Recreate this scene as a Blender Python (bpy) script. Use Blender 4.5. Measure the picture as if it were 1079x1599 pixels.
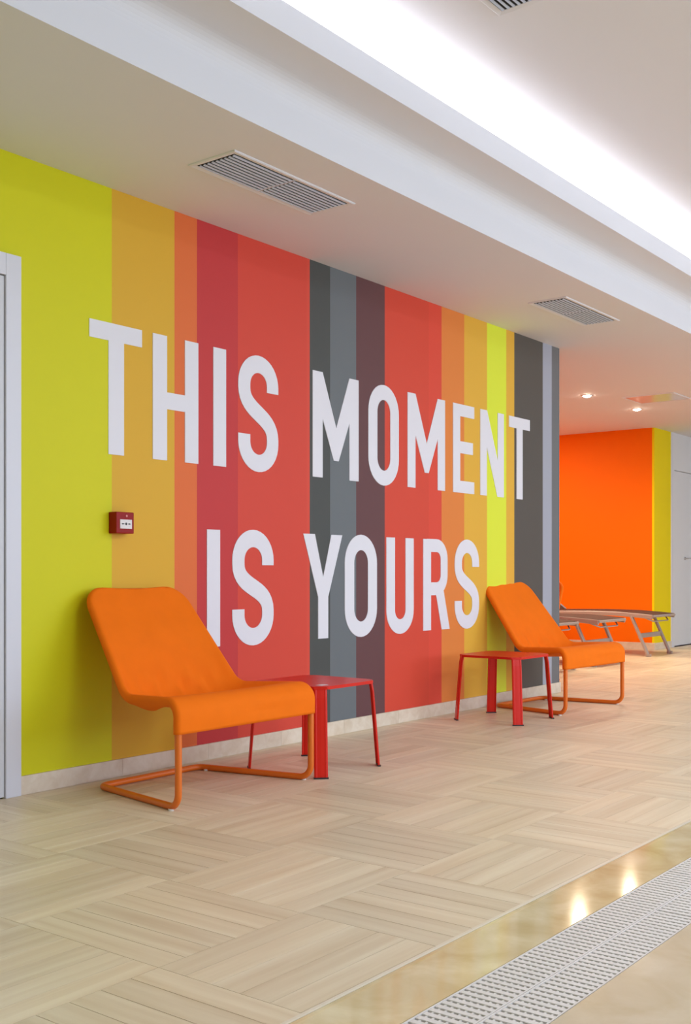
import bpy, bmesh, math, random
from math import sin, cos, pi, sqrt, atan2, radians
from mathutils import Vector, Matrix

for o in list(bpy.data.objects): bpy.data.objects.remove(o)
C = bpy.context.scene.collection
scene = bpy.context.scene

# ------------------------------------------------------------------ camera
cam_d = bpy.data.cameras.new('camera')
cam = bpy.data.objects.new('camera', cam_d); C.objects.link(cam)
cam.location = (0, 0, 0.9)
YAW = radians(37.546)                       # viewing direction, from +x towards +y
cam.rotation_euler = (pi/2, 0, YAW - pi/2)
cam_d.sensor_fit = 'HORIZONTAL'; cam_d.sensor_width = 36.0
cam_d.lens = 36.0*1707/1079
cam_d.shift_y = (894-799.5)/1079
cam_d.clip_start = 0.05
scene.camera = cam

# ------------------------------------------------------------------ world, exposure, large lights
w = bpy.data.worlds.new('world'); scene.world = w; w.use_nodes = True
w.node_tree.nodes['Background'].inputs[0].default_value = (0.75, 0.85, 1.0, 1)
w.node_tree.nodes['Background'].inputs[1].default_value = 1.0
scene.view_settings.view_transform = 'Standard'
scene.view_settings.look = 'None'
scene.view_settings.gamma = 1
scene.view_settings.use_curve_mapping = False
scene.view_settings.exposure = 0.57

def area(name, loc, rot, sx, sy, power, col=(1, 1, 1)):
    l = bpy.data.lights.new(name, 'AREA'); l.shape = 'RECTANGLE'; l.size = sx; l.size_y = sy
    l.energy = power; l.color = col
    o = bpy.data.objects.new(name, l); C.objects.link(o); o.location = loc; o.rotation_euler = rot
    return o
H1, H2, H3 = 2.585, 2.80, 3.06              # soffit, step, pool hall ceiling
WY = 3.736                                  # painted wall plane
# daylight through the window band of the pool side wall
for i, x in enumerate((1.9, 5.3, 8.7, 12.1)):
    area('window_daylight', (x, -5.35, 1.75), (pi/2 - radians(20), 0, 0), 3.0, 2.0, (34, 52, 62, 40)[i], (0.61, 0.76, 1.0))
area('alcove_fill_light', (10.4, 6.3, H1-0.02), (0, 0, 0), 1.6, 0.5, 34, (1.0, 0.86, 0.66))  # unseen fill light added to brighten the orange alcove wall
# unseen fill lights added below the pool hall ceiling to brighten the floor
for x, y in ((2.6, -0.6), (6.0, -0.6), (9.4, -0.6), (2.6, -3.0), (6.0, -3.0), (9.4, -3.0)):
    area('overhead_fill_light', (x, y, H3-0.02), (0, 0, 0), 1.2, 0.6, 32, (0.72, 0.84, 1.0))
# LED strip lying in the cove behind the lip
area('cove_strip_light', (6.0, 2.66, 2.865), (pi - radians(20), 0, 0), 19.0, 0.04, 74, (0.92, 0.94, 1.0))

# ------------------------------------------------------------------ materials
def s2l(c):
    return tuple(((v/255+0.055)/1.055)**2.4 if v/255 > 0.04045 else v/255/12.92 for v in c)
def mat(name, col, rough=0.6, metal=0.0, emit=None, strength=0, noise=0.0, nscale=8, spec=0.5, bump=0.0, bscale=200):
    m = bpy.data.materials.new(name); m.use_nodes = True
    nt = m.node_tree; b = nt.nodes['Principled BSDF']
    b.inputs['Base Color'].default_value = (*col, 1); b.inputs['Roughness'].default_value = rough
    b.inputs['Metallic'].default_value = metal; b.inputs['Specular IOR Level'].default_value = spec
    if emit:
        b.inputs['Emission Color'].default_value = (*emit, 1); b.inputs['Emission Strength'].default_value = strength
    if noise or bump:
        tc = nt.nodes.new('ShaderNodeTexCoord')
    if noise:
        n = nt.nodes.new('ShaderNodeTexNoise'); n.inputs['Scale'].default_value = nscale; n.inputs['Detail'].default_value = 4
        nt.links.new(tc.outputs['Object'], n.inputs['Vector'])
        mr = nt.nodes.new('ShaderNodeMapRange'); mr.inputs['To Min'].default_value = 1-noise; mr.inputs['To Max'].default_value = 1+noise
        nt.links.new(n.outputs['Fac'], mr.inputs['Value'])
        mx = nt.nodes.new('ShaderNodeVectorMath'); mx.operation = 'SCALE'
        mx.inputs[0].default_value = col
        nt.links.new(mr.outputs[0], mx.inputs['Scale']); nt.links.new(mx.outputs[0], b.inputs['Base Color'])
    if bump:
        n2 = nt.nodes.new('ShaderNodeTexNoise'); n2.inputs['Scale'].default_value = bscale
        nt.links.new(tc.outputs['Object'], n2.inputs['Vector'])
        bp = nt.nodes.new('ShaderNodeBump'); bp.inputs['Strength'].default_value = bump; bp.inputs['Distance'].default_value = 0.002
        nt.links.new(n2.outputs['Fac'], bp.inputs['Height']); nt.links.new(bp.outputs[0], b.inputs['Normal'])
    return m

M = {}
M['ceiling'] = mat('ceiling_paint', (0.78, 0.775, 0.80), 0.7, noise=0.01, nscale=2)
M['ceiling_vertical'] = M['ceiling']
M['white_wall'] = mat('white_wall_paint', (0.78, 0.77, 0.76), 0.6, noise=0.01, nscale=2)
M['letter'] = mat('white_lettering_paint', (0.84, 0.82, 0.85), 0.55)
M['frame_white'] = mat('door_frame_lacquer', (0.74, 0.73, 0.77), 0.35, noise=0.01)
M['door_white'] = mat('door_leaf_lacquer', (0.70, 0.69, 0.70), 0.4, noise=0.01)
M['orange_wall'] = mat('orange_wall_paint', (0.95, 0.165, 0.0), 0.6, spec=0.15, noise=0.02, nscale=2)
M['yellow_wall'] = mat('yellow_wall_paint', (0.90, 0.70, 0.004), 0.6, spec=0.15, noise=0.02, nscale=2)
M['orange_fabric'] = mat('orange_chair_fabric', (0.98, 0.185, 0.002), 0.8, spec=0.2, noise=0.05, nscale=14, bump=0.25, bscale=900)
M['orange_metal'] = mat('orange_lacquered_tube', (0.82, 0.17, 0.01), 0.38, noise=0.03)
M['red_metal'] = mat('red_lacquered_steel', (0.72, 0.017, 0.005), 0.33, spec=0.3, noise=0.03)
M['rubber_and_gap_shade'] = mat('rubber_and_gap_shade', (0.03, 0.02, 0.02), 0.6)
M['clear_plastic'] = mat('pale_plastic_glide', (0.8, 0.72, 0.66), 0.4)
M['sticker'] = mat('pale_sticker', (0.85, 0.7, 0.72), 0.4)
M['vent_blade'] = mat('grey_vent_blade', (0.56, 0.62, 0.74), 0.4)
M['vent_gap_shade'] = mat('vent_gap_shade_black', (0.02, 0.02, 0.022), 0.9)
M['champagne'] = mat('champagne_aluminium', (0.47, 0.385, 0.34), 0.38, metal=0.35, noise=0.03)
M['sling'] = mat('dark_brown_sling', (0.075, 0.035, 0.022), 0.8, noise=0.1, nscale=60)
M['alarm_red'] = mat('alarm_red_plastic', (0.32, 0.008, 0.006), 0.4, spec=0.2)
M['alarm_white'] = mat('alarm_white_plate', (0.82, 0.76, 0.74), 0.4)
M['print_black'] = mat('black_print', (0.02, 0.02, 0.02), 0.5)
M['led'] = mat('alarm_lamp', (0.8, 0.25, 0.22), 0.3)
M['grate'] = mat('white_grate_plastic', (0.78, 0.725, 0.67), 0.4)
M['grate_dark'] = mat('drain_channel_dark', (0.10, 0.085, 0.07), 0.8)
M['steel'] = mat('brushed_steel', (0.5, 0.5, 0.5), 0.3, metal=1.0)
M['glow'] = mat('downlight_lens', (1, 1, 1), 0.4, emit=(1.0, 0.86, 0.66), strength=75)
M['glow_strip'] = mat('led_strip_lens', (1, 1, 1), 0.4, emit=(1.0, 0.95, 0.9), strength=6)
M['panel_gloss'] = mat('glossy_white_panel', (0.70, 0.68, 0.67), 0.17, spec=0.7)
M['grout_groove_shade'] = mat('brown_grout_groove_shade', (0.22, 0.15, 0.10), 0.9)

def stone(name, c0, c1, rough, axis=None, rnd=0.10, sc=1.0, vein=None, bump=0.05, strips=False):
    """travertine: soft cloudy streaks stretched along axis (0 = x, 1 = y)"""
    m = bpy.data.materials.new(name); m.use_nodes = True
    nt = m.node_tree; N = nt.nodes; L = nt.links; b = N['Principled BSDF']
    geo = N.new('ShaderNodeNewGeometry'); oi = N.new('ShaderNodeObjectInfo')
    off = N.new('ShaderNodeVectorMath'); off.operation = 'SCALE'; off.inputs['Scale'].default_value = 37.0
    comb = N.new('ShaderNodeCombineXYZ')
    for k in range(3): L.new(oi.outputs['Random'], comb.inputs[k])
    L.new(comb.outputs[0], off.inputs[0])
    add = N.new('ShaderNodeVectorMath'); add.operation = 'ADD'
    L.new(geo.outputs['Position'], add.inputs[0])
    if rnd: L.new(off.outputs[0], add.inputs[1])
    mp = N.new('ShaderNodeMapping'); L.new(add.outputs[0], mp.inputs['Vector'])
    s = [6*sc, 6*sc, 6*sc]
    if axis is not None: s[axis] = 1.1*sc; s[1-axis] = 22*sc
    mp.inputs['Scale'].default_value = s
    n = N.new('ShaderNodeTexNoise'); n.inputs['Scale'].default_value = 1.0; n.inputs['Detail'].default_value = 6; n.inputs['Roughness'].default_value = 0.55
    n.inputs['Distortion'].default_value = 0.6 if axis is None else 0.15
    L.new(mp.outputs[0], n.inputs['Vector'])
    cr = N.new('ShaderNodeValToRGB'); cr.color_ramp.elements[0].position = 0.3; cr.color_ramp.elements[1].position = 0.72
    cr.color_ramp.elements[0].color = (*c0, 1); cr.color_ramp.elements[1].color = (*c1, 1)
    L.new(n.outputs['Fac'], cr.inputs['Fac'])
    out = cr.outputs['Color']
    if rnd:
        mr = N.new('ShaderNodeMapRange'); mr.inputs['To Min'].default_value = 1-rnd; mr.inputs['To Max'].default_value = 1+rnd
        L.new(oi.outputs['Random'], mr.inputs['Value'])
        sca = N.new('ShaderNodeVectorMath'); sca.operation = 'SCALE'; L.new(out, sca.inputs[0]); L.new(mr.outputs[0], sca.inputs['Scale'])
        out = sca.outputs[0]
    if strips:   # every plank strip of the tile has its own tone, stored per face
        at = N.new('ShaderNodeAttribute'); at.attribute_name = 'tone'
        ad = N.new('ShaderNodeMath'); ad.operation = 'ADD'; L.new(at.outputs['Fac'], ad.inputs[0]); L.new(oi.outputs['Random'], ad.inputs[1])
        wn = N.new('ShaderNodeTexWhiteNoise'); wn.noise_dimensions = '1D'; L.new(ad.outputs[0], wn.inputs['W'])
        mr2 = N.new('ShaderNodeMapRange'); mr2.inputs['To Min'].default_value = 0.93; mr2.inputs['To Max'].default_value = 1.06
        L.new(wn.outputs['Value'], mr2.inputs['Value'])
        sc2 = N.new('ShaderNodeVectorMath'); sc2.operation = 'SCALE'; L.new(out, sc2.inputs[0]); L.new(mr2.outputs[0], sc2.inputs['Scale'])
        out = sc2.outputs[0]
    L.new(out, b.inputs['Base Color'])
    b.inputs['Roughness'].default_value = rough
    if bump:
        bp = N.new('ShaderNodeBump'); bp.inputs['Strength'].default_value = bump; bp.inputs['Distance'].default_value = 0.004
        L.new(n.outputs['Fac'], bp.inputs['Height']); L.new(bp.outputs[0], b.inputs['Normal'])
    return m
T0, T1 = (0.69, 0.54, 0.35), (0.85, 0.73, 0.53)
M['tile_x'] = stone('travertine_tile_along_wall', T0, T1, 0.42, axis=0, rnd=0.05, strips=True)
M['tile_y'] = stone('travertine_tile_across', T0, T1, 0.42, axis=1, rnd=0.05, strips=True)
M['curb'] = stone('polished_travertine_curb', (0.60, 0.43, 0.19), (0.80, 0.655, 0.39), 0.10, axis=None, rnd=0, sc=0.9, bump=0.0)
M['slab'] = stone('travertine_pool_slab', (0.58, 0.45, 0.28), (0.72, 0.60, 0.44), 0.16, axis=None, rnd=0.05, sc=0.8, bump=0.0)
M['skirting'] = stone('travertine_skirting', (0.72, 0.58, 0.42), (0.86, 0.75, 0.60), 0.45, axis=None, rnd=0.03, sc=2.5, bump=0.05)

# painted stripes of the long wall: flat paint, constant ramp along x
X0, X1 = -3.0, 7.50
stripes = [(-3.0, (0.71, 0.68, 0.006)), (3.178, (0.78, 0.44, 0.032)), (3.553, (0.82, 0.175, 0.042)), (3.699, (0.61, 0.048, 0.046)),
           (3.983, (0.73, 0.072, 0.042)), (4.520, (0.76, 0.082, 0.048)), (4.545, (0.085, 0.088, 0.080)), (4.722, (0.165, 0.180, 0.185)), (4.960, (0.150, 0.064, 0.064)),
           (5.240, (0.74, 0.076, 0.040)), (5.711, (0.79, 0.080, 0.044)), (5.859, (0.83, 0.25, 0.05)), (6.134, (0.84, 0.47, 0.05)),
           (6.427, (0.80, 0.88, 0.05)), (6.69, (0.84, 0.47, 0.05)), (6.805, (0.110, 0.096, 0.080)), (7.233, (0.42, 0.43, 0.49)), (7.376, (0.18, 0.18, 0.18))]
def stripe_mat():
    m = bpy.data.materials.new('painted_stripes'); m.use_nodes = True
    nt = m.node_tree; N = nt.nodes; L = nt.links; b = N['Principled BSDF']; b.inputs['Roughness'].default_value = 0.5
    b.inputs['Specular IOR Level'].default_value = 0.25
    tc = N.new('ShaderNodeTexCoord'); sx = N.new('ShaderNodeSeparateXYZ'); L.new(tc.outputs['Object'], sx.inputs[0])
    prev = None
    for x, c in stripes:
        if prev is None:
            rgb = N.new('ShaderNodeRGB'); rgb.outputs[0].default_value = (*c, 1); prev = rgb.outputs[0]; continue
        g = N.new('ShaderNodeMath'); g.operation = 'GREATER_THAN'; g.inputs[1].default_value = x; L.new(sx.outputs['X'], g.inputs[0])
        mx = N.new('ShaderNodeMix'); mx.data_type = 'RGBA'; L.new(g.outputs[0], mx.inputs['Factor'])
        L.new(prev, mx.inputs['A']); mx.inputs['B'].default_value = (*c, 1); prev = mx.outputs['Result']
    L.new(prev, b.inputs['Base Color'])
    return m
M['stripes'] = stripe_mat()

# ------------------------------------------------------------------ helpers
def obj(name, bm, m, parent=None, smooth=False, loc=None):
    me = bpy.data.meshes.new(name); bm.normal_update(); bm.to_mesh(me); bm.free()
    for mm in (m if isinstance(m, (list, tuple)) else [m]): me.materials.append(mm)
    if smooth:
        for p in me.polygons: p.use_smooth = True
    o = bpy.data.objects.new(name, me); C.objects.link(o)
    if parent: o.parent = parent
    if loc: o.location = loc
    return o
def thing(name, label, cat, loc=(0, 0, 0), rotz=0, group=None):
    o = bpy.data.objects.new(name, None); C.objects.link(o); o.empty_display_size = 0.1
    o.location = loc; o.rotation_euler = (0, 0, rotz); return tag(o, label, cat, group)
def tag(o, label, cat, group=None):
    o['label'] = label; o['category'] = cat
    if group: o['group'] = group
    return o
def struct(name, bm, m, parent=None, label=None):
    o = obj(name, bm, m, parent)
    if parent is None: o['kind'] = 'structure'
    if label: o['label'] = label
    return o
def add_box(bm, x0, x1, y0, y1, z0, z1, bev=0, mi=0):
    vs = [bm.verts.new((x, y, z)) for x in (x0, x1) for y in (y0, y1) for z in (z0, z1)]
    fs = [bm.faces.new([vs[i] for i in f]) for f in ((0, 1, 3, 2), (4, 6, 7, 5), (0, 4, 5, 1), (2, 3, 7, 6), (0, 2, 6, 4), (1, 5, 7, 3))]
    for f in fs: f.material_index = mi
    if bev:
        es = list({e for f in fs for e in f.edges})
        bmesh.ops.bevel(bm, geom=es, offset=bev, segments=2, profile=0.6, affect='EDGES')
    return fs
def box(x0, x1, y0, y1, z0, z1, bev=0):
    bm = bmesh.new(); add_box(bm, x0, x1, y0, y1, z0, z1, bev); return bm
def fillet(pts, rads, closed=False, n=8):
    """round the corners of a polyline with the given radii"""
    out = []; N = len(pts)
    for i, p in enumerate(pts):
        p = Vector(p); r = rads[i]
        if (not closed and i in (0, N-1)) or r <= 0: out.append(p); continue
        a = (Vector(pts[i-1])-p); b = (Vector(pts[(i+1) % N])-p)
        la, lb = a.length, b.length; a.normalize(); b.normalize()
        ang = a.angle(b); d = min(r/math.tan(ang/2), la*0.49, lb*0.49); rr = d*math.tan(ang/2)
        bis = (a+b).normalized(); c = p + bis*(rr/sin(ang/2))
        v0 = p+a*d-c; v1 = p+b*d-c; th = v0.angle(v1)
        for k in range(n+1):
            t = k/n; out.append(c + (v0*sin((1-t)*th)+v1*sin(t*th))/sin(th))
    return out
def add_tube(bm, pts, r, closed=False, sides=14, caps=True, sq=None):
    pts = [Vector(p) for p in pts]; N = len(pts); rings = []
    def tan(i):
        a = pts[(i-1) % N] if (closed or i > 0) else pts[i]; b = pts[(i+1) % N] if (closed or i < N-1) else pts[i]
        return (b-a).normalized()
    t = tan(0); up = Vector((0, 0, 1)) if abs(t.z) < 0.9 else Vector((0, 1, 0)); nrm = (up - t*up.dot(t)).normalized()
    for i in range(N):
        t = tan(i); nrm = (nrm - t*nrm.dot(t)).normalized(); bn = t.cross(nrm)
        ring = []
        for k in range(sides):
            a = 2*pi*k/sides
            ca, sa = cos(a), sin(a)
            if sq:
                e = 0.35; ca = math.copysign(abs(ca)**e, ca)*sq[0]; sa = math.copysign(abs(sa)**e, sa)*sq[1]
                ring.append(bm.verts.new(pts[i] + nrm*ca + bn*sa))
            else: ring.append(bm.verts.new(pts[i] + nrm*ca*r + bn*sa*r))
        rings.append(ring)
    M_ = N if closed else N-1
    sh = 0
    if closed:   # align the seam
        best = min(range(sides), key=lambda s: (rings[-1][0].co - rings[0][s].co).length); sh = best
    for i in range(M_):
        a, b = rings[i], rings[(i+1) % N]; s = sh if (closed and i == N-1) else 0
        for k in range(sides):
            bm.faces.new((a[k], a[(k+1) % sides], b[(k+1+s) % sides], b[(k+s) % sides]))
    if not closed and caps:
        bm.faces.new(rings[0][::-1]); bm.faces.new(rings[-1])
def poly_prism(bm, poly, y0, y1):
    """poly: (x,z) points, extruded between y0 (front) and y1"""
    f = [bm.verts.new((x, y0, z)) for x, z in poly]; b = [bm.verts.new((x, y1, z)) for x, z in poly]
    n = len(poly)
    bm.faces.new(f); bm.faces.new(b[::-1])
    for i in range(n): bm.faces.new((f[i], b[i], b[(i+1) % n], f[(i+1) % n]))
    bmesh.ops.recalc_face_normals(bm, faces=bm.faces)
def cyl(bm, c, r, h, axis='z', seg=24):
    ret = bmesh.ops.create_cone(bm, cap_ends=True, segments=seg, radius1=r, radius2=r, depth=h)
    R = {'z': Matrix.Identity(4), 'x': Matrix.Rotation(pi/2, 4, 'Y'), 'y': Matrix.Rotation(pi/2, 4, 'X')}[axis]
    bmesh.ops.transform(bm, matrix=Matrix.Translation(c) @ R, verts=ret['verts'])
def dup(root, loc, rotz, label, group=None):
    r = root.copy(); C.objects.link(r); r.location = loc; r.rotation_euler = (0, 0, rotz); r['label'] = label
    if group: r['group'] = group
    for ch in list(root.children):
        c = ch.copy(); C.objects.link(c); c.parent = r
        for g in ch.children:
            d = g.copy(); C.objects.link(d); d.parent = c
    return r

# ------------------------------------------------------------------ room shell
XE = 16.0; YB = -5.0; YA = 7.6
# floor base, tiles added below as parts
fl = struct('floor', box(-3, XE, YB, YA, -0.20, -0.022), M['grout_groove_shade'])
def prism_yz(prof, x0, x1):
    bm = bmesh.new(); n = len(prof)
    a = [bm.verts.new((x0, y, z)) for y, z in prof]; b = [bm.verts.new((x1, y, z)) for y, z in prof]
    bm.faces.new(a); bm.faces.new(b[::-1])
    for i in range(n): bm.faces.new((a[i], b[i], b[(i+1) % n], a[(i+1) % n]))
    bmesh.ops.recalc_face_normals(bm, faces=bm.faces); return bm
# ceiling: soffit over the painted wall, step with a soft inner corner, lip and light trough, pool hall ceiling
YS, YL = 2.77, 2.517
R = 0.075
prof = [(YA, H1), (YS, H1), (YS, H2-R)]
for k in range(1, 9):
    a = pi*k/16; prof.append((YS-R+R*cos(a), H2-R+R*sin(a)))
prof += [(YL, H2), (YL, 2.912), (YL+0.025, 2.912), (YL+0.025, 2.84), (YL+0.38, 2.84), (YL+0.38, H3), (YA, H3)]
ce = struct('ceiling', prism_yz(prof, -3, XE), M['ceiling'])
struct('ceiling', box(-3, XE, YB, YL+0.42, H3, H3+0.1), M['ceiling'])
# painted wall with the door opening (door on the far left)
DX0, DX1, DZ = 1.70, 2.624, 2.084
bm = bmesh.new()
add_box(bm, X0, DX0, WY, WY+0.2, 0, H1); add_box(bm, DX1, X1, WY, WY+0.2, 0, H1); add_box(bm, DX0, DX1, WY, WY+0.2, DZ, H1)
wall = struct('wall_left', bm, M['stripes'])
struct('wall_alcove_side', box(X1-0.2, X1, WY+0.2, YA, 0, H1), M['orange_wall'])
struct('wall_alcove_back', box(X1, 12.25, YA-0.1, YA, 0, H1), M['orange_wall'])
struct('wall_alcove_end', box(12.25, 12.45, 4.92, YA, 0, H1), M['orange_wall'])
FW = 4.894
bm = bmesh.new()
add_box(bm, 12.25, 12.765, FW, FW+0.026, 0, H1)
struct('wall_yellow', bm, M['yellow_wall'])
struct('trim_1', box(12.765, 12.83, FW-0.008, FW+0.03, 0, H1, 0.004), M['frame_white'])
bm = bmesh.new()
add_box(bm, 12.83, XE, FW, FW+0.2, 2.137, H1); add_box(bm, 12.83, 12.885, FW, FW+0.2, 0, 2.137); add_box(bm, 13.80, XE, FW, FW+0.2, 0, 2.137)
struct('wall_far', bm, M['white_wall'])
struct('wall_right', box(XE, XE+0.2, YB, 5.1, 0, H3), M['white_wall'])
struct('wall_back', box(-3.2, -3, YB, WY+0.2, 0, H3), M['white_wall'])
# pool side wall with its window band
bm = bmesh.new()
add_box(bm, -3, XE, YB-0.2, YB, 0, 0.7); add_box(bm, -3, XE, YB-0.2, YB, 2.8, H3)
xs = [0.35, 3.55, 3.75, 6.95, 7.15, 10.35, 10.55, 13.75]
add_box(bm, -3, xs[0], YB-0.2, YB, 0.7, 2.8); add_box(bm, xs[7], XE, YB-0.2, YB, 0.7, 2.8)
for a, b in ((1, 2), (3, 4), (5, 6)): add_box(bm, xs[a], xs[b], YB-0.2, YB, 0.7, 2.8)
struct('wall_front', bm, M['white_wall'])
for i in range(4):
    a, b = xs[2*i], xs[2*i+1]
    bm = bmesh.new()
    for (p, q, u, v) in ((a, b, 0.7, 0.76), (a, b, 2.74, 2.8), (a, a+.06, .76, 2.74), (b-.06, b, .76, 2.74), ((a+b)/2-.03, (a+b)/2+.03, .76, 2.74)):
        add_box(bm, p, q, YB-0.14, YB-0.06, u, v)
    struct('window_%d' % (i+1), bm, M['frame_white'])

# doors
bm = bmesh.new()
add_box(bm, DX1, 2.696, WY-0.018, WY+0.06, 0, 2.172, 0.003); add_box(bm, DX0-0.072, DX0, WY-0.018, WY+0.06, 0, 2.172, 0.003)
add_box(bm, DX0, DX1, WY-0.018, WY+0.06, DZ, 2.172, 0.003)
d1 = struct('door_1', bm, M['frame_white'])
obj('door_leaf', box(DX0+0.003, DX1-0.003, WY-0.008, WY+0.035, 0.006, DZ-0.004), M['door_white'], d1)
bm = bmesh.new(); cyl(bm, (1.78, WY+0.035, 1.0), 0.026, 0.018, 'y'); add_tube(bm, fillet([(1.78, WY+0.04, 1.0), (1.78, WY-0.01, 1.0), (1.90, WY-0.01, 1.0)], [0, .015, 0]), 0.009)
obj('door_handle', bm, M['steel'], d1, True)
d2 = struct('door_2', box(12.890, 13.795, FW+0.012, FW+0.05, 0.012, 2.130), M['white_wall'])
obj('door_gap_shade', box(12.886, 13.80, FW+0.004, FW+0.06, 0.0, 0.010), M['rubber_and_gap_shade'], d2)  # black strip paints the dark gap below the door leaf
bm = bmesh.new(); cyl(bm, (13.25, FW+0.006, 1.075), 0.016, 0.014, 'y'); add_tube(bm, fillet([(13.25, FW+0.01, 1.075), (13.25, FW-0.03, 1.075), (13.34, FW-0.03, 1.075)], [0, .012, 0]), 0.006)
obj('door_handle', bm, M['steel'], d2, True)

# ------------------------------------------------------------------ floor tiles: 505 mm squares of six strips, laid basket-weave
P = 0.505; OX, OY = 1.715, 1.855
random.seed(4)
cache = {}
def tile_mesh(x0, x1, y0, y1, along_y):
    """(local to the tile's corner) window x0..x1, y0..y1 of a tile; strips separated by recessed grooves"""
    key = (round(x0, 3), round(x1, 3), round(y0, 3), round(y1, 3), along_y)
    if key in cache: return cache[key]
    bm = bmesh.new(); lay = bm.faces.layers.float.new('tone')
    g = 0.0009; J = 0.0008; s = P/6; e = 0.030
    def put(u0, u1, v0, v1, z1, tone, mi=0):        # u across strips, v along strips
        a, b, c, d = (u0, u1, v0, v1) if along_y else (v0, v1, u0, u1)
        a, b, c, d = max(a, x0+J), min(b, x1-J), max(c, y0+J), min(d, y1-J)
        if b-a < 0.002 or d-c < 0.002: return
        for f in add_box(bm, a, b, c, d, -0.022, z1, mi=mi): f[lay] = tone
    for k in range(6):
        put(k*s+(g if k else 0), (k+1)*s-(g if k < 5 else 0), 0, P, 0.0, k*0.173+0.01)
    for k in range(5):      # the groove closes short of the tile's ends
        put((k+1)*s-g, (k+1)*s+g, 0, e, 0.0, k*0.173+0.01); put((k+1)*s-g, (k+1)*s+g, P-e, P, 0.0, k*0.173+0.01)
        put((k+1)*s-g, (k+1)*s+g, e, P-e, -0.004, 0.5, 1)  # groove bottom coloured brown to paint in the groove's shade
    me = bpy.data.meshes.new('tile'); bm.to_mesh(me); bm.free()
    me.materials.append(M['tile_y'] if along_y else M['tile_x']); me.materials.append(M['grout_groove_shade'])
    cache[key] = me; return me
EDGE_Y = 1.421
def region(xmin, xmax, ymin, ymax):
    i0 = math.floor((xmin-OX)/P+1e-6); i1 = math.ceil((xmax-OX)/P-1e-6); j0 = math.floor((ymin-OY)/P+1e-6); j1 = math.ceil((ymax-OY)/P-1e-6)
    for i in range(i0, i1):
        for j in range(j0, j1):
            tx, ty = OX+i*P, OY+j*P
            a, b = max(xmin-tx, 0), min(xmax-tx, P); c, d = max(ymin-ty, 0), min(ymax-ty, P)
            if b-a < 0.01 or d-c < 0.01: continue
            o = bpy.data.objects.new('tile', tile_mesh(a, b, c, d, (i+j) % 2 == 0)); C.objects.link(o); o.parent = fl
            o.location = (tx, ty, 0)
region(OX-6*P, X1, EDGE_Y, WY)
region(X1, 12.25, EDGE_Y, 6.4)
region(12.25, 14.0, EDGE_Y, FW)
# far end and the nearer pool side: large slabs
for k in range(2):
    o = obj('slab', box(14.0+k+0.001, 15.0+k-0.001, EDGE_Y, FW, -0.022, 0), M['slab'], fl)
for k in range(6): obj('slab', box(X1+k*0.79, X1+(k+1)*0.79-0.002, 6.402, YA-.1, -0.022, 0), M['slab'], fl)
for k in range(4): obj('slab', box(-3+k*0.42, -3+(k+1)*0.42-0.002, EDGE_Y, WY, -0.022, 0), M['slab'], fl)
for r_, (ya, yb) in enumerate(((0.11, 1.006), (-0.9, 0.108), (-1.9, -0.902), (-2.9, -1.902), (-3.9, -2.902), (YB, -3.902))):
    for k in range(8):
        xa = -3+k*2.375
        obj('slab', box(xa, xa+2.373, ya, yb, -0.022, 0.0), M['slab'], fl)
# polished curb falling slightly to the drain
G0, G1, GM = 1.010, 1.245, 1.126
bm = prism_yz([(EDGE_Y-0.001, -0.022), (EDGE_Y-0.001, -0.0012), (EDGE_Y-0.004, 0.0), (EDGE_Y-0.014, 0.0), (EDGE_Y-0.017, -0.0004), (G1+0.002, -0.0029), (G1+0.002, -0.022)], -3, XE)
struct('trim_2', bm, M['curb'], label='polished travertine curb along the drain')
struct('trim_3', box(-3, XE, G0-0.0035, G1+0.0018, -0.0219, -0.0205), M['grate_dark'], label='dark bottom of the drain channel')
struct('trim_4', box(-3, XE, EDGE_Y+0.0005, EDGE_Y+0.010, -0.01, 0.0009, 0.0004), mat('pale_edge_highlight', (0.80, 0.70, 0.54), 0.3), label='bright highlight along the curb edge, painted as a thin pale strip')  # pale colour paints the highlight that runs along the curb's edge

# drain grates: two half rows of modules, each of cross bars and lower link ribs
def bar_mesh(wd, L, h):
    bm = box(-wd/2, wd/2, 0, L, -h, 0, 0.0015); me = bpy.data.meshes.new('slat'); bm.to_mesh(me); bm.free()
    for p in me.polygons: p.use_smooth = False
    me.materials.append(M['grate']); return me
PITCH = 0.0242
def grate(x0, x1, y0, y1, label):
    t = thing('drain_grate', label, 'grate', (x0, y0, -0.003), 0, 'white drain grate sections')
    n = int(round((x1-x0)/PITCH)); L = y1-y0
    bm = bmesh.new()
    add_box(bm, 0.001, x1-x0-0.001, 0, 0.004, -0.016, 0.0003); add_box(bm, 0.001, x1-x0-0.001, L-0.004, L, -0.016, 0.0003)
    obj('side_rail', bm, M['grate'], t)
    bm = bmesh.new(); k = int(L/0.0155)
    for i in range(1, k):
        y = L*i/k; add_box(bm, 0.001, x1-x0-0.001, y-0.0024, y+0.0024, -0.014, -0.0016)
    o = obj('link_rib', bm, M['grate'], t); o['kind'] = 'stuff'
    key = round(L, 4)
    if key not in bars: bars[key] = bar_mesh(PITCH-0.0085, L-0.009, 0.012)
    for i in range(n):
        s = bpy.data.objects.new('slat', bars[key]); C.objects.link(s); s.parent = t; s.location = ((i+0.5)*(x1-x0)/n, 0.0045, 0)
bars = {}
grate(1.72-1.497, 1.72-0.002, GM+0.001, G1-0.001, 'white slotted drain grate by the curb, nearest the camera')
grate(1.72, 3.217, GM+0.001, G1-0.001, 'white slotted drain grate section against the glossy curb, lower right')
grate(3.219, 4.716, GM+0.001, G1-0.001, 'white slotted drain grate section against the curb, far one at right edge')
grate(4.718, 6.2, GM+0.001, G1-0.001, 'white slotted drain grate section by the curb beyond the frame')
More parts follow.
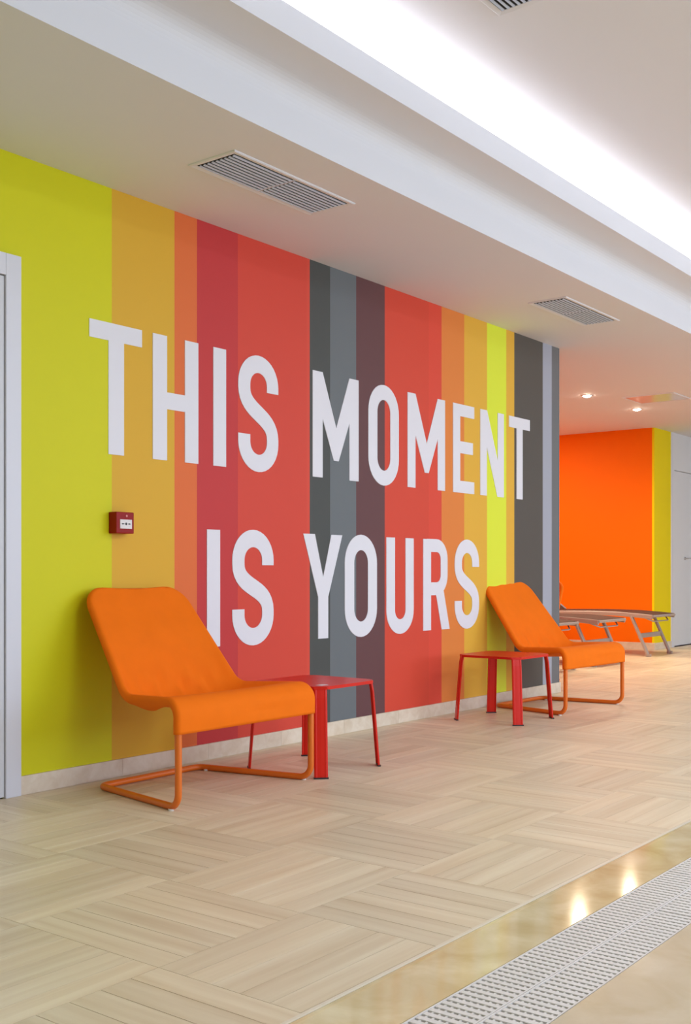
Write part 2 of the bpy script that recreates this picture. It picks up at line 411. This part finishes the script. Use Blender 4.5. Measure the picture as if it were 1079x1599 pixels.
grate(-0.17, 1.328, G0+0.001, GM-0.001, 'white slotted drain grate on the pool side, below the frame')
grate(1.33, 2.827, G0+0.001, GM-0.001, 'white slotted drain grate section on the pool side, at lower edge of picture')
grate(2.829, 4.326, G0+0.001, GM-0.001, 'white slotted drain grate section on the pool side, at right edge of picture')

# the rest of the run, too far or outside the frame: bars of each length joined
def far_grate(x0, x1, y0, y1, label):
    t = thing('drain_grate', label, 'grate', (x0, y0, -0.003), 0, 'white drain grate sections')
    L = y1-y0; bm = bmesh.new(); n = int((x1-x0)/PITCH)
    for i in range(n):
        x = (i+0.5)*(x1-x0)/n; add_box(bm, x-0.0078, x+0.0078, 0.004, L-0.004, -0.012, 0)
    o = obj('slats', bm, M['grate'], t); o['kind'] = 'stuff'
    bm = bmesh.new()
    for y in (0.0, L-0.004): add_box(bm, 0.001, x1-x0-0.001, y, y+0.004, -0.016, 0.0003)
    for i in range(1, 7): add_box(bm, 0.001, x1-x0-0.001, L*i/7-0.0024, L*i/7+0.0024, -0.014, -0.0016)
    obj('side_rail', bm, M['grate'], t)
far_grate(6.202, XE-0.002, GM+0.001, G1-0.001, 'white drain grate run by the curb, continuing to the far wall')
far_grate(4.328, XE-0.002, G0+0.001, GM-0.001, 'white drain grate run on the pool side, continuing to the far wall')

# ------------------------------------------------------------------ baseboards (travertine pieces)
def baseboard(name, x0, x1, yf, yb, h, n):
    root = struct(name, box(x0, x1, yf+0.002, yb, 0, h-0.003), M['skirting'])
    for k in range(n):
        a = x0+(x1-x0)*k/n; b = x0+(x1-x0)*(k+1)/n
        obj('skirting_tile', box(a+0.0003, b-0.0003, yf, yb, 0.001, h, 0.0012), M['skirting'], root)
baseboard('baseboard_left', 2.697, X1, WY-0.012, WY, 0.077, 9)
baseboard('baseboard_far', 12.25, 12.765, FW-0.012, FW, 0.08, 1)
root = struct('baseboard_alcove', box(12.24, 12.25, 4.93, YA-0.1, 0, 0.079), M['skirting'])
for k in range(5):
    a = 4.884+(YA-0.1-4.884)*k/5; b = 4.884+(YA-0.1-4.884)*(k+1)/5
    obj('skirting_tile', box(12.236, 12.25, a+0.0006, b-0.0006, 0.001, 0.082, 0.002), M['skirting'], root)

# ------------------------------------------------------------------ lettering painted on the wall
def stroke(bm, pts, hw, y0, y1, n=None):
    pts = [Vector(p) for p in pts]; lf, rt = [], []
    for i in range(len(pts)):
        a = pts[max(i-1, 0)]; b = pts[min(i+1, len(pts)-1)]; t = (b-a).normalized(); nn = Vector((-t.y, t.x))
        lf.append(pts[i]+nn*hw); rt.append(pts[i]-nn*hw)
    V = [[bm.verts.new((p.x, y, p.y)) for p in L] for y in (y0, y1) for L in (lf, rt)]
    for i in range(len(pts)-1):
        bm.faces.new((V[0][i], V[1][i], V[1][i+1], V[0][i+1])); bm.faces.new((V[2][i], V[2][i+1], V[3][i+1], V[3][i]))
        bm.faces.new((V[0][i], V[0][i+1], V[2][i+1], V[2][i])); bm.faces.new((V[1][i], V[3][i], V[3][i+1], V[1][i+1]))
    for i in (0, -1): bm.faces.new((V[0][i], V[2][i], V[3][i], V[1][i]))
    bmesh.ops.recalc_face_normals(bm, faces=bm.faces)
def arc(cx, cy, r, a0, a1, n=14, ry=None):
    ry = ry or r
    return [(cx+r*cos(radians(a0+(a1-a0)*k/n)), cy+ry*sin(radians(a0+(a1-a0)*k/n))) for k in range(n+1)]
def glyph(ch, w, H):
    bm = bmesh.new(); sw = 0.088; s = sw/2; hb = 0.078; Y = (-0.003, 0.0); ov = 0.008
    def P_(poly): poly_prism(bm, poly, *Y)
    def R_(a, b, c, d): P_([(a, c), (b, c), (b, d), (a, d)])
    if ch == 'I': R_(0, w, 0, H)
    elif ch == 'T': m = w/2; P_([(0, H-hb), (m-s, H-hb), (m-s, 0), (m+s, 0), (m+s, H-hb), (w, H-hb), (w, H), (0, H)])
    elif ch == 'H':
        c = H*0.48; P_([(0, 0), (sw, 0), (sw, c-hb/2), (w-sw, c-hb/2), (w-sw, 0), (w, 0), (w, H), (w-sw, H), (w-sw, c+hb/2), (sw, c+hb/2), (sw, H), (0, H)])
    elif ch == 'E':
        c = H*0.515; b = w*0.94; P_([(0, 0), (w, 0), (w, hb), (sw, hb), (sw, c-hb/2), (b, c-hb/2), (b, c+hb/2), (sw, c+hb/2), (sw, H-hb), (w, H-hb), (w, H), (0, H)])
    elif ch == 'M':
        q = 0.086; m = w/2; P_([(0, 0), (q, 0), (q, H*0.56), (m-0.022, 0.10), (m+0.022, 0.10), (w-q, H*0.56), (w-q, 0), (w, 0), (w, H), (w-q, H), (m, H*0.49), (q, H), (0, H)])
    elif ch == 'N':
        q = 0.086; P_([(0, 0), (q, 0), (q, H*0.57), (w-q-0.004, 0), (w, 0), (w, H), (w-q, H), (w-q, H*0.43), (q+0.004, H), (0, H)])
    elif ch == 'Y':
        m = w/2; P_([(m-s, 0), (m+s, 0), (m+s, H*0.40), (w, H), (w-0.098, H), (m, H*0.59), (0.098, H), (0, H), (m-s, H*0.40)])
    elif ch == 'O':
        r = w/2-s; pts = [(w-s, H/2)] + arc(w/2, H+ov-s-r*1.08, r, 0, 180, 18, r*1.08) + arc(w/2, s-ov+r*1.08, r, 180, 360, 18, r*1.08) + [(w-s, H/2)]
        stroke(bm, pts, s, *Y)
    elif ch == 'U':
        r = w/2-s; pts = [(s, H)] + arc(w/2, s-ov+r, r, 180, 360, 18) + [(w-s, H)]; stroke(bm, pts, s, *Y)
    elif ch == 'S':
        r = w/2-s; top = H+ov-s-r; bot = s-ov+r
        pts = [(w-s, H*0.70)] + arc(w/2, top, r, 0, 180, 18)
        p0, p1, p2, p3 = (s, top-0.02), (s, top-0.15), (w-s, bot+0.15), (w-s, bot+0.02)
        for k in range(0, 17):
            t = k/16; pts.append(tuple((1-t)**3*a+3*(1-t)**2*t*b+3*(1-t)*t*t*c+t**3*d for a, b, c, d in zip(p0, p1, p2, p3)))
        pts += arc(w/2, bot, r, 360, 180, 18) + [(s, H*0.31)]
        stroke(bm, pts, s, *Y)
    elif ch == 'R':
        R_(0, sw, 0, H); yt = H-hb/2; ym = H*0.455; rr = (yt-ym)/2; xr = w*0.93-s
        pts = [(s, yt)] + arc(xr-0.085, yt-0.085, 0.085, 90, 0, 8) + arc(xr-0.085, ym+0.085, 0.085, 0, -90, 8) + [(s, ym)]
        stroke(bm, pts, s*0.92, Y[0]+0.0002, Y[1])
        P_([(w*0.44, H*0.46), (w-0.094, 0), (w, 0), (w*0.76, H*0.44)])
    return bm
Z1, Hh1, Z2, Hh2 = 1.418, 0.575, 0.540, 0.568
words = [('T', 3.052, .299, Z1), ('H', 3.416, .290, Z1), ('I', 3.807, .089, Z1), ('S', 3.983, .302, Z1), ('M', 4.567, .413, Z1), ('O', 5.074, .307, Z1),
         ('M', 5.474, .422, Z1), ('E', 5.992, .263, Z1), ('N', 6.334, .319, Z1), ('T', 6.725, .305, Z1),
         ('I', 3.764, .090, Z2), ('S', 3.940, .308, Z2), ('Y', 4.488, .340, Z2), ('O', 4.851, .307, Z2), ('U', 5.253, .287, Z2), ('R', 5.645, .306, Z2), ('S', 6.012, .306, Z2)]
for ch, x, w_, z in words:
    obj('letter', glyph(ch, w_, Hh1 if z == Z1 else Hh2), M['letter'], wall, loc=(x, WY, z))

# ------------------------------------------------------------------ alarm call point
t = thing('fire_alarm_call_point', 'small square red fire alarm call point mounted on the wall where yellow-green meets mustard', 'alarm button', (3.21, WY, 1.118))
obj('housing', box(-0.05, 0.05, -0.052, 0, -0.047, 0.047, 0.004), M['alarm_red'], t)
obj('face_plate', box(-0.031, 0.036, -0.055, -0.051, -0.026, 0.014, 0.001), M['alarm_white'], t)
bm = bmesh.new()
poly_prism(bm, [(-0.024, -0.005), (-0.016, -0.001), (-0.016, -0.003), (-0.008, -0.003), (-0.008, -0.007), (-0.016, -0.007), (-0.016, -0.009)], -0.0555, -0.055)
poly_prism(bm, [(0.029, -0.005), (0.021, -0.009), (0.021, -0.007), (0.013, -0.007), (0.013, -0.003), (0.021, -0.003), (0.021, -0.001)], -0.0555, -0.055)
poly_prism(bm, [(0.0025+0.006*cos(a*pi/6), -0.005+0.006*sin(a*pi/6)) for a in range(12)], -0.0555, -0.055)
obj('arrow_symbol', bm, M['print_black'], t)
bm = bmesh.new(); cyl(bm, (0.006, -0.053, 0.030), 0.005, 0.004, 'y', 12); obj('indicator_lamp', bm, M['led'], t)

# ------------------------------------------------------------------ orange chairs
HW = lambda y: 0.392-0.185*y
RT = 0.0135
side = [(0.0, 0.0135), (0.0, 0.412), (0.37, 0.398), (0.70, 0.818)]
def make_chair(label):
    t = thing('lounge_chair', label, 'chair')
    def L3(y, z, sgn): return (sgn*HW(y), y, z)
    pts = [L3(0, .0135, -1), L3(0, .412, -1), L3(.37, .396, -1), L3(.690, .818, -1), L3(.690, .818, 1), L3(.37, .396, 1), L3(0, .412, 1), L3(0, .0135, 1), L3(.575, .0135, 1), L3(.575, .0135, -1)]
    rads = [.055, .075, .10, .08, .08, .10, .075, .055, .045, .045]
    bm = bmesh.new(); add_tube(bm, fillet(pts, rads, True, 10), RT, True, 14)
    obj('tubular_frame', bm, M['orange_metal'], t, True)
    # fabric sling: one sleeve surface wrapped around the side tubes, sagging between them
    path = fillet([(0, 0, .292), (0, 0, .412), (0, .37, .396), (0, .690, .818)], [0, .075, .10, 0], n=12)
    P2 = []
    for i in range(len(path)-1):       # resample evenly
        a, b = path[i], path[i+1]; k = max(1, int((b-a).length/0.012))
        for j in range(k): P2.append(a.lerp(b, j/k))
    while (path[-1]-P2[-1]).length < 0.080: P2.pop()
    dT = (path[-1]-path[-2]).normalized()
    P2 += [path[-1]-dT*(0.08*(1-sin(radians(10*k)))) for k in range(10)]
    n = len(P2); S_ = [0]
    for i in range(1, n): S_.append(S_[-1]+(P2[i]-P2[i-1]).length)
    tot = S_[-1]; R_ = RT+0.0035; rc = 0.080
    def station(c, T, hw, s, phi=0.0):
        Nn = Vector((0, -T.z, T.y))        # sitter side
        if Nn.z < -0.2: Nn = -Nn
        ring = []
        angs = [-70, -40, -10, 20, 45, 68, 90]
        left = []
        for a in angs:
            ar = radians(a); left.append((-hw - R_*cos(ar)*cos(phi), R_*sin(ar), R_*cos(ar)*sin(phi)))
        m = 32; mid = []
        for k in range(1, m):
            u = -1+2*k/m
            q = (1-u*u)
            sag = 0.0
            sf = s/tot
            # deeper in the seat, light in the back, nearly none on the apron
            e0 = max(0, min(1, (s-0.165)/0.13)); e1 = max(0, min(1, (0.80-s)/0.36)); e0 = e0*e0*(3-2*e0); e1 = e1*e1*(3-2*e1)
            sag = 0.003 + 0.075*e0*e1 + 0.012*math.exp(-((s-0.80)/0.2)**2)*min(1, (tot-s)/0.1)
            v = R_ - sag*(q**0.7)
            # wrinkles radiating near the seat and back junction, soft folds on the apron
            g = math.exp(-((s-0.50)/0.085)**2)
            v += (0.006+0.005*max(u, 0))*g*q*(sin(17*u+26*s)+0.7*sin(31*u-18*s+1.3)+0.5*sin(9*u+55*s))
            ap = math.exp(-((s-0.05)/0.07)**2)
            v += 0.0026*ap*(sin(75*s+3.2*u)+0.5*sin(120*s-4*u))*q
            bk = max(0, min(1, (s-0.62)/0.1))
            v += 0.0012*bk*q*(sin(5*u+9*s)+sin(11*u-7*s))
            mid.append((u*hw, v, 0.0))
        dr = 0.024*math.exp(-((s-0.27)/0.11)**2)*max(0, min(1, (s-0.13)/0.11))
        left[0] = (left[0][0]-0.004, left[0][1]-dr, left[0][2])
        right = [(-x, y, q_) for x, y, q_ in left[::-1]]
        for x, v, q_ in left+mid+right:
            ring.append(Vector((x, c.y, c.z)) + Nn*v + T*q_)
        return ring
    rings = []
    for i in range(n):
        c = P2[i]; T = (P2[min(i+1, n-1)]-P2[max(i-1, 0)]).normalized()
        hw = HW(c.y); d = tot-S_[i]
        ph = 0.0
        if d < rc: hw = hw - rc + sqrt(max(0, rc*rc-(rc-d)**2)); ph = math.asin(min(1, (rc-d)/rc))
        rings.append(station(c, T, hw, S_[i], ph))
    # over the top bar and down behind it
    c = P2[-1]; T = (P2[-1]-P2[-2]).normalized(); Nn = Vector((0, -T.z, T.y)); hw = HW(c.y)-rc
    base = rings[-1]
    for k in range(1, 9):
        ring = []
        for j, p in enumerate(base):
            own = ([-70, -40, -10, 20, 45, 68, 90]+[90]*31+[90, 68, 45, 20, -10, -40, -70])[j]
            a = radians(own-(own+126)*k/8)
            x = p.x; u = max(-1, min(1, x/(hw+R_))); dip = 0.009*(1-u*u)**2
            ring.append(Vector((x, c.y, c.z)) + (Nn*sin(a) + T*cos(a))*R_ - T*dip)
        rings.append(ring)
    bm = bmesh.new(); VV = [[bm.verts.new(p) for p in r_] for r_ in rings]
    # apron hem sags a little
    for r_ in range(3):
        for v in VV[r_]:
            u = v.co.x/HW(0); v.co.z -= 0.001*(1-u*u)*(3-r_)/3
    for i in range(len(VV)-1):
        for j in range(len(VV[0])-1):
            bm.faces.new((VV[i][j], VV[i][j+1], VV[i+1][j+1], VV[i+1][j]))
    bmesh.ops.recalc_face_normals(bm, faces=bm.faces)
    o = obj('fabric_sling', bm, M['orange_fabric'], t, True)
    md = o.modifiers.new('thickness', 'SOLIDIFY'); md.thickness = 0.0018; md.offset = 0
    for sx in (-1, 1):
        bm = bmesh.new(); cyl(bm, (sx*(HW(0)-0.001), 0.040, 0.0035), 0.011, 0.007, 'z', 14); obj('glide', bm, M['clear_plastic'], t)
        bm = bmesh.new(); cyl(bm, (sx*(HW(.55)-0.004), 0.53, 0.0035), 0.010, 0.007, 'z', 14); obj('glide', bm, M['clear_plastic'], t)
    return t
c1 = make_chair('bright orange fabric lounge chair on a tubular frame, nearest the camera before the mustard stripe')
c1.location = (3.265, 3.000, 0)
dup(c1, (6.668, 3.065, 0), radians(-2.8), 'orange fabric lounge chair beside the dark end of the striped wall')
dup(c1, (7.69, 4.405, 0), radians(-90), 'orange chair almost hidden behind the end of the striped wall, only its edge showing')

# ------------------------------------------------------------------ red side tables
def make_table(label):
    t = thing('side_table', label, 'side table', (0, 0, 0), 0)
    a = 0.215; H = 0.400; cr = 0.045; th = 0.014
    bm = bmesh.new()
    ch = 0.046; pts = fillet([(-a+ch, -a, 0), (a-ch, -a, 0), (a, -a+ch, 0), (a, a-ch, 0), (a-ch, a, 0), (-a+ch, a, 0), (-a, a-ch, 0), (-a, -a+ch, 0)], [0.012]*8, True, 3)
    lo = [bm.verts.new((p.x, p.y, H-th)) for p in pts]; hi = [bm.verts.new((p.x, p.y, H)) for p in pts]
    bm.faces.new(hi); bm.faces.new(lo[::-1]); n = len(pts)
    for i in range(n): bm.faces.new((lo[i], lo[(i+1) % n], hi[(i+1) % n], hi[i]))
    bmesh.ops.bevel(bm, geom=[e for e in bm.edges if abs(e.verts[0].co.z-e.verts[1].co.z) < 1e-6], offset=0.005, segments=3, profile=0.5, affect='EDGES')
    obj('tabletop', bm, M['red_metal'], t)
    for sx, sy in ((-1, -1), (1, -1), (1, 1), (-1, 1)):
        # each leg: a shallow curved channel of sheet steel set across the corner, splayed outwards
        d = Vector((sx, sy, 0)).normalized(); l = Vector((-d.y, d.x, 0))
        bm = bmesh.new(); rows = []
        for k in range(9):
            q = k/8; z = (H-0.004)*(1-q); out = 0.2705 + 0.032*q + (-0.006*(1-min(1, q*12))**2)
            wd = 0.0300 + 0.001*q
            row = []
            for (u, v) in ((-1, -.005), (-.93, .001), (-.72, .003), (-.55, .0018), (0, .0022), (.55, .0018), (.72, .003), (.93, .001), (1, -.005)):
                row.append((d*(out+v) + l*(u*wd) + Vector((0, 0, z))))
            rows.append(row)
        VV = [[bm.verts.new(p) for p in r_] for r_ in rows]
        IN = [[bm.verts.new(p - d*0.004 + (-l*0.003 if j > 4 else (l*0.003 if j < 4 else Vector()))) for j, p in enumerate(r_)] for r_ in rows]
        for i in range(8):
            for j in range(8):
                bm.faces.new((VV[i][j], VV[i][j+1], VV[i+1][j+1], VV[i+1][j])); bm.faces.new((IN[i][j], IN[i+1][j], IN[i+1][j+1], IN[i][j+1]))
            bm.faces.new((VV[i][0], VV[i+1][0], IN[i+1][0], IN[i][0])); bm.faces.new((VV[i][8], IN[i][8], IN[i+1][8], VV[i+1][8]))
        for j in range(8):
            bm.faces.new((VV[8][j], VV[8][j+1], IN[8][j+1], IN[8][j])); bm.faces.new((VV[0][j], IN[0][j], IN[0][j+1], VV[0][j+1]))
        bmesh.ops.recalc_face_normals(bm, faces=bm.faces)
        bmesh.ops.translate(bm, vec=(0, 0, 0.004), verts=bm.verts)
        lg = obj('leg', bm, M['red_metal'], t)
        # rubber foot: thin pad following the leg's section
        bm = bmesh.new(); c = d*0.302
        q = [c+d*0.006+l*0.0325, c+d*0.006-l*0.0325, c-d*0.008-l*0.0325, c-d*0.008+l*0.0325]
        lo = [bm.verts.new((p.x, p.y, 0)) for p in q]; hi = [bm.verts.new((p.x, p.y, 0.007)) for p in q]
        bm.faces.new(hi[::-1]); bm.faces.new(lo)
        for i in range(4): bm.faces.new((lo[i], hi[i], hi[(i+1) % 4], lo[(i+1) % 4]))
        bmesh.ops.recalc_face_normals(bm, faces=bm.faces)
        obj('foot', bm, M['rubber_and_gap_shade'], lg)
    return t
t1 = make_table('red metal side table right beside the nearest orange chair, partly hidden by it')
t2 = dup(t1, (5.915, 3.318, 0), radians(0), 'red metal side table in front of the yellow stripe with all four legs showing')
t1.location = (3.925, 3.200, 0)
obj('sticker', box(-0.165, -0.115, -0.175, -0.140, 0.4002, 0.4008), M['sticker'], t1)['label'] = 'small pale sticker'

# ------------------------------------------------------------------ sun loungers in the alcove (foot end towards the pool)
def make_lounger(label):
    t = thing('sun_lounger', label, 'sun lounger', (0, 0, 0), 0, 'sun loungers in the orange alcove')
    Wd = 0.31
    def rail(sgn):
        bm = bmesh.new()
        pts = [(sgn*Wd, 0.0, .425), (sgn*Wd, 0.15, .437), (sgn*Wd, 0.4, .452), (sgn*Wd, 0.7, .455), (sgn*Wd, 1.3, .445), (sgn*Wd, 1.75, .435), (sgn*Wd, 1.98, .42)]
        add_tube(bm, fillet(pts, [0]*7), .02, sides=12, sq=(.023, .015)); return bm
    for s in (-1, 1): obj('side_rail', rail(s), M['champagne'], t)
    bm = bmesh.new()
    ys = [0.0, .15, .4, .8, 1.29]; zs = [.444, .456, .471, .474, .466]
    for i in range(4):
        a = [(-Wd, ys[i], zs[i]), (Wd, ys[i], zs[i]), (Wd, ys[i+1], zs[i+1]), (-Wd, ys[i+1], zs[i+1])]
        lo = [bm.verts.new((x, y, z-.002)) for x, y, z in a]; hi = [bm.verts.new((x, y, z+.006)) for x, y, z in a]
        bm.faces.new(hi); bm.faces.new(lo[::-1])
        for k in range(4): bm.faces.new((lo[k], lo[(k+1) % 4], hi[(k+1) % 4], hi[k]))
    obj('seat_sling', bm, M['sling'], t)
    # raised back
    bk = bpy.data.objects.new('backrest', None)
    HG = 1.30; bm = bmesh.new(); ca, sa = cos(radians(38)), sin(radians(38))
    top = (HG+.62*ca, .47+.62*sa)
    fr = [(-Wd+.035, HG, .47), (-Wd+.035, top[0], top[1]), (Wd-.035, top[0], top[1]), (Wd-.035, HG, .47)]
    add_tube(bm, fillet(fr, [0, .04, .04, 0]), .014)
    b = obj('backrest_frame', bm, M['champagne'], t, True)
    bm = bmesh.new(); add_box(bm, -Wd+.04, Wd-.04, 0, .61, -.003, .003)
    bmesh.ops.transform(bm, matrix=Matrix.Translation((0, HG, .47)) @ Matrix.Rotation(radians(38), 4, 'X'), verts=bm.verts)
    obj('back_sling', bm, M['sling'], b)
    bm = bmesh.new(); add_tube(bm, fillet([(-Wd+.05, 1.60, .70), (-Wd+.05, 1.80, .42), (Wd-.05, 1.80, .42), (Wd-.05, 1.60, .70)], [0, .03, .03, 0]), .009); obj('back_prop', bm, M['champagne'], t, True)
    bm = bmesh.new()
    for y, z in ((0.0, .432), (1.98, .42)): add_tube(bm, [(-Wd, y, z), (Wd, y, z)], .014)
    obj('end_bar', bm, M['champagne'], t)
    for s in (-1, 1):
        for (ya, yb) in ((.24, .05), (1.62, 1.80)):
            bm = bmesh.new(); add_tube(bm, [(s*(Wd-.005), ya, .43), (s*(Wd-.005), yb, .012)], .02, sides=12, sq=(.013, .024))
            lg = obj('leg', bm, M['champagne'], t)
            bm = bmesh.new(); add_box(bm, s*(Wd-.005)-.017, s*(Wd-.005)+.017, yb-.028, yb+.028, 0, .03, .003); obj('foot_cap', bm, M['champagne'], lg)
    bm = bmesh.new(); add_box(bm, -Wd+.01, Wd-.01, .145, .165, .195, .245, .003); obj('cross_bar', bm, M['champagne'], t)
    bm = bmesh.new(); add_tube(bm, fillet([(-Wd+.01, .10, .418), (-Wd+.1, .03, .375), (Wd-.1, .03, .375), (Wd-.01, .10, .418)], [0, .06, .06, 0]), .007); obj('bowed_bar', bm, M['champagne'], t, True)
    return t
l1 = make_lounger('grey-brown sun lounger farthest right, its foot end in front of the yellow strip')
l1.location = (11.53, 4.50, 0)
dup(l1, (10.02, 4.43, 0), 0, 'sun lounger in the middle, seen between the far orange chair and the rightmost lounger')
dup(l1, (9.04, 4.47, 0), 0, 'sun lounger almost hidden behind the striped wall, one leg showing under the far orange chair')

# ------------------------------------------------------------------ ceiling fittings
def vent(name, x0, x1, y0, y1, z, label, nb=9):
    t = thing(name, label, 'air vent', ((x0+x1)/2, (y0+y1)/2, z), 0, 'ceiling air vents')
    a, b = (x1-x0)/2, (y1-y0)/2; fw = 0.026
    bm = bmesh.new()
    def quadring(o0, z0, o1, z1):
        A = [(-a+o0, -b+o0, z0), (a-o0, -b+o0, z0), (a-o0, b-o0, z0), (-a+o0, b-o0, z0)]; B = [(-a+o1, -b+o1, z1), (a-o1, -b+o1, z1), (a-o1, b-o1, z1), (-a+o1, b-o1, z1)]
        A = [bm.verts.new(p) for p in A]; B = [bm.verts.new(p) for p in B]
        for k in range(4): bm.faces.new((A[k], A[(k+1) % 4], B[(k+1) % 4], B[k]))
    quadring(0, 0, 0.001, -0.004); quadring(0.001, -0.004, 0.006, -0.007); quadring(0.006, -0.007, fw, -0.003); quadring(fw, -0.003, fw, -0.0005)
    bmesh.ops.recalc_face_normals(bm, faces=bm.faces)
    obj('frame', bm, M['ceiling'], t)
    obj('backing', box(-a+fw, a-fw, -b+fw, b-fw, -0.0012, -0.0004), M['vent_gap_shade'], t)  # black sheet paints the shade between the blades, no duct behind it
    L = a-fw; pitch = (2*b-2*fw)/nb
    me = None
    for half in (-1, 1):
        for k in range(nb):
            if me is None:
                bm = box(-L/2+0.006, L/2-0.006, -pitch*0.21, pitch*0.21, -0.0016, 0.0016)
                bmesh.ops.transform(bm, matrix=Matrix.Rotation(radians(-22), 4, 'X'), verts=bm.verts)
                me = bpy.data.meshes.new('blade'); bm.to_mesh(me); bm.free(); me.materials.append(M['vent_blade'])
            o = bpy.data.objects.new('blade', me); C.objects.link(o); o.parent = t; o.location = (half*L/2, -b+fw+(k+.5)*pitch, -0.005)
    obj('mullion', box(-0.006, 0.006, -b+fw, b-fw, -0.005, -0.001), M['vent_blade'], t)
    return t
vent('ceiling_vent', 3.183, 3.983, 3.003, 3.268, H1, 'large louvred air vent in the low ceiling above the mustard and red stripes')
vent('ceiling_vent', 6.105, 6.905, 2.995, 3.258, H1, 'louvred air vent in the low ceiling above the yellow and dark stripes at the right')
vent('ceiling_vent', 2.95, 3.722, 1.85, 2.11, H3, 'grey vent in the upper ceiling, just its corner at the top edge')
def downlight(x, y, z, label, power, col=(1.0, 0.80, 0.56), spot=radians(165)):
    t = thing('downlight', label, 'ceiling light', (x, y, z), 0, 'recessed ceiling spotlights')
    bm = bmesh.new()
    prof = [(0.052, 0.0), (0.052, -0.004), (0.044, -0.006), (0.036, -0.003), (0.034, -0.001)]
    R2 = [[bm.verts.new((r*cos(2*pi*k/28), r*sin(2*pi*k/28), zz)) for k in range(28)] for r, zz in prof]
    for i in range(len(prof)-1):
        for k in range(28): bm.faces.new((R2[i][k], R2[i][(k+1) % 28], R2[i+1][(k+1) % 28], R2[i+1][k]))
    obj('trim_ring', bm, M['frame_white'], t, True)
    bm = bmesh.new(); bmesh.ops.create_uvsphere(bm, u_segments=20, v_segments=10, radius=0.036)
    bmesh.ops.scale(bm, vec=(1, 1, 0.45), verts=bm.verts)
    bmesh.ops.translate(bm, vec=(0, 0, -0.002), verts=bm.verts)
    obj('lamp', bm, M['glow'], t, True)
    l = bpy.data.lights.new('spot', 'SPOT'); l.energy = power; l.color = col; l.spot_size = spot; l.spot_blend = 1.0; l.shadow_soft_size = 0.04
    lo = bpy.data.objects.new('spot_light', l); C.objects.link(lo); lo.parent = t; lo.location = (0, 0, -0.03)
    return t
downlight(9.653, 4.52, H1, 'lit recessed spotlight over the sun loungers, left of the two', 70)
downlight(10.764, 4.485, H1, 'lit recessed spotlight over the sun loungers, right of the two', 70)
t = thing('ceiling_panel', 'flat glossy access panel in the low ceiling beside the spotlights', 'panel', (10.2, 4.06, H1))
obj('panel', box(-0.22, 0.22, -0.255, 0.235, -0.004, 0), M['panel_gloss'], t)
bm = bmesh.new()
for (p, q, u, v) in ((-.23, -.22, -.265, .245), (.22, .23, -.265, .245), (-.22, .22, -.265, -.255), (-.22, .22, .235, .245)): add_box(bm, p, q, u, v, -.006, 0)
obj('frame', bm, M['ceiling'], t)
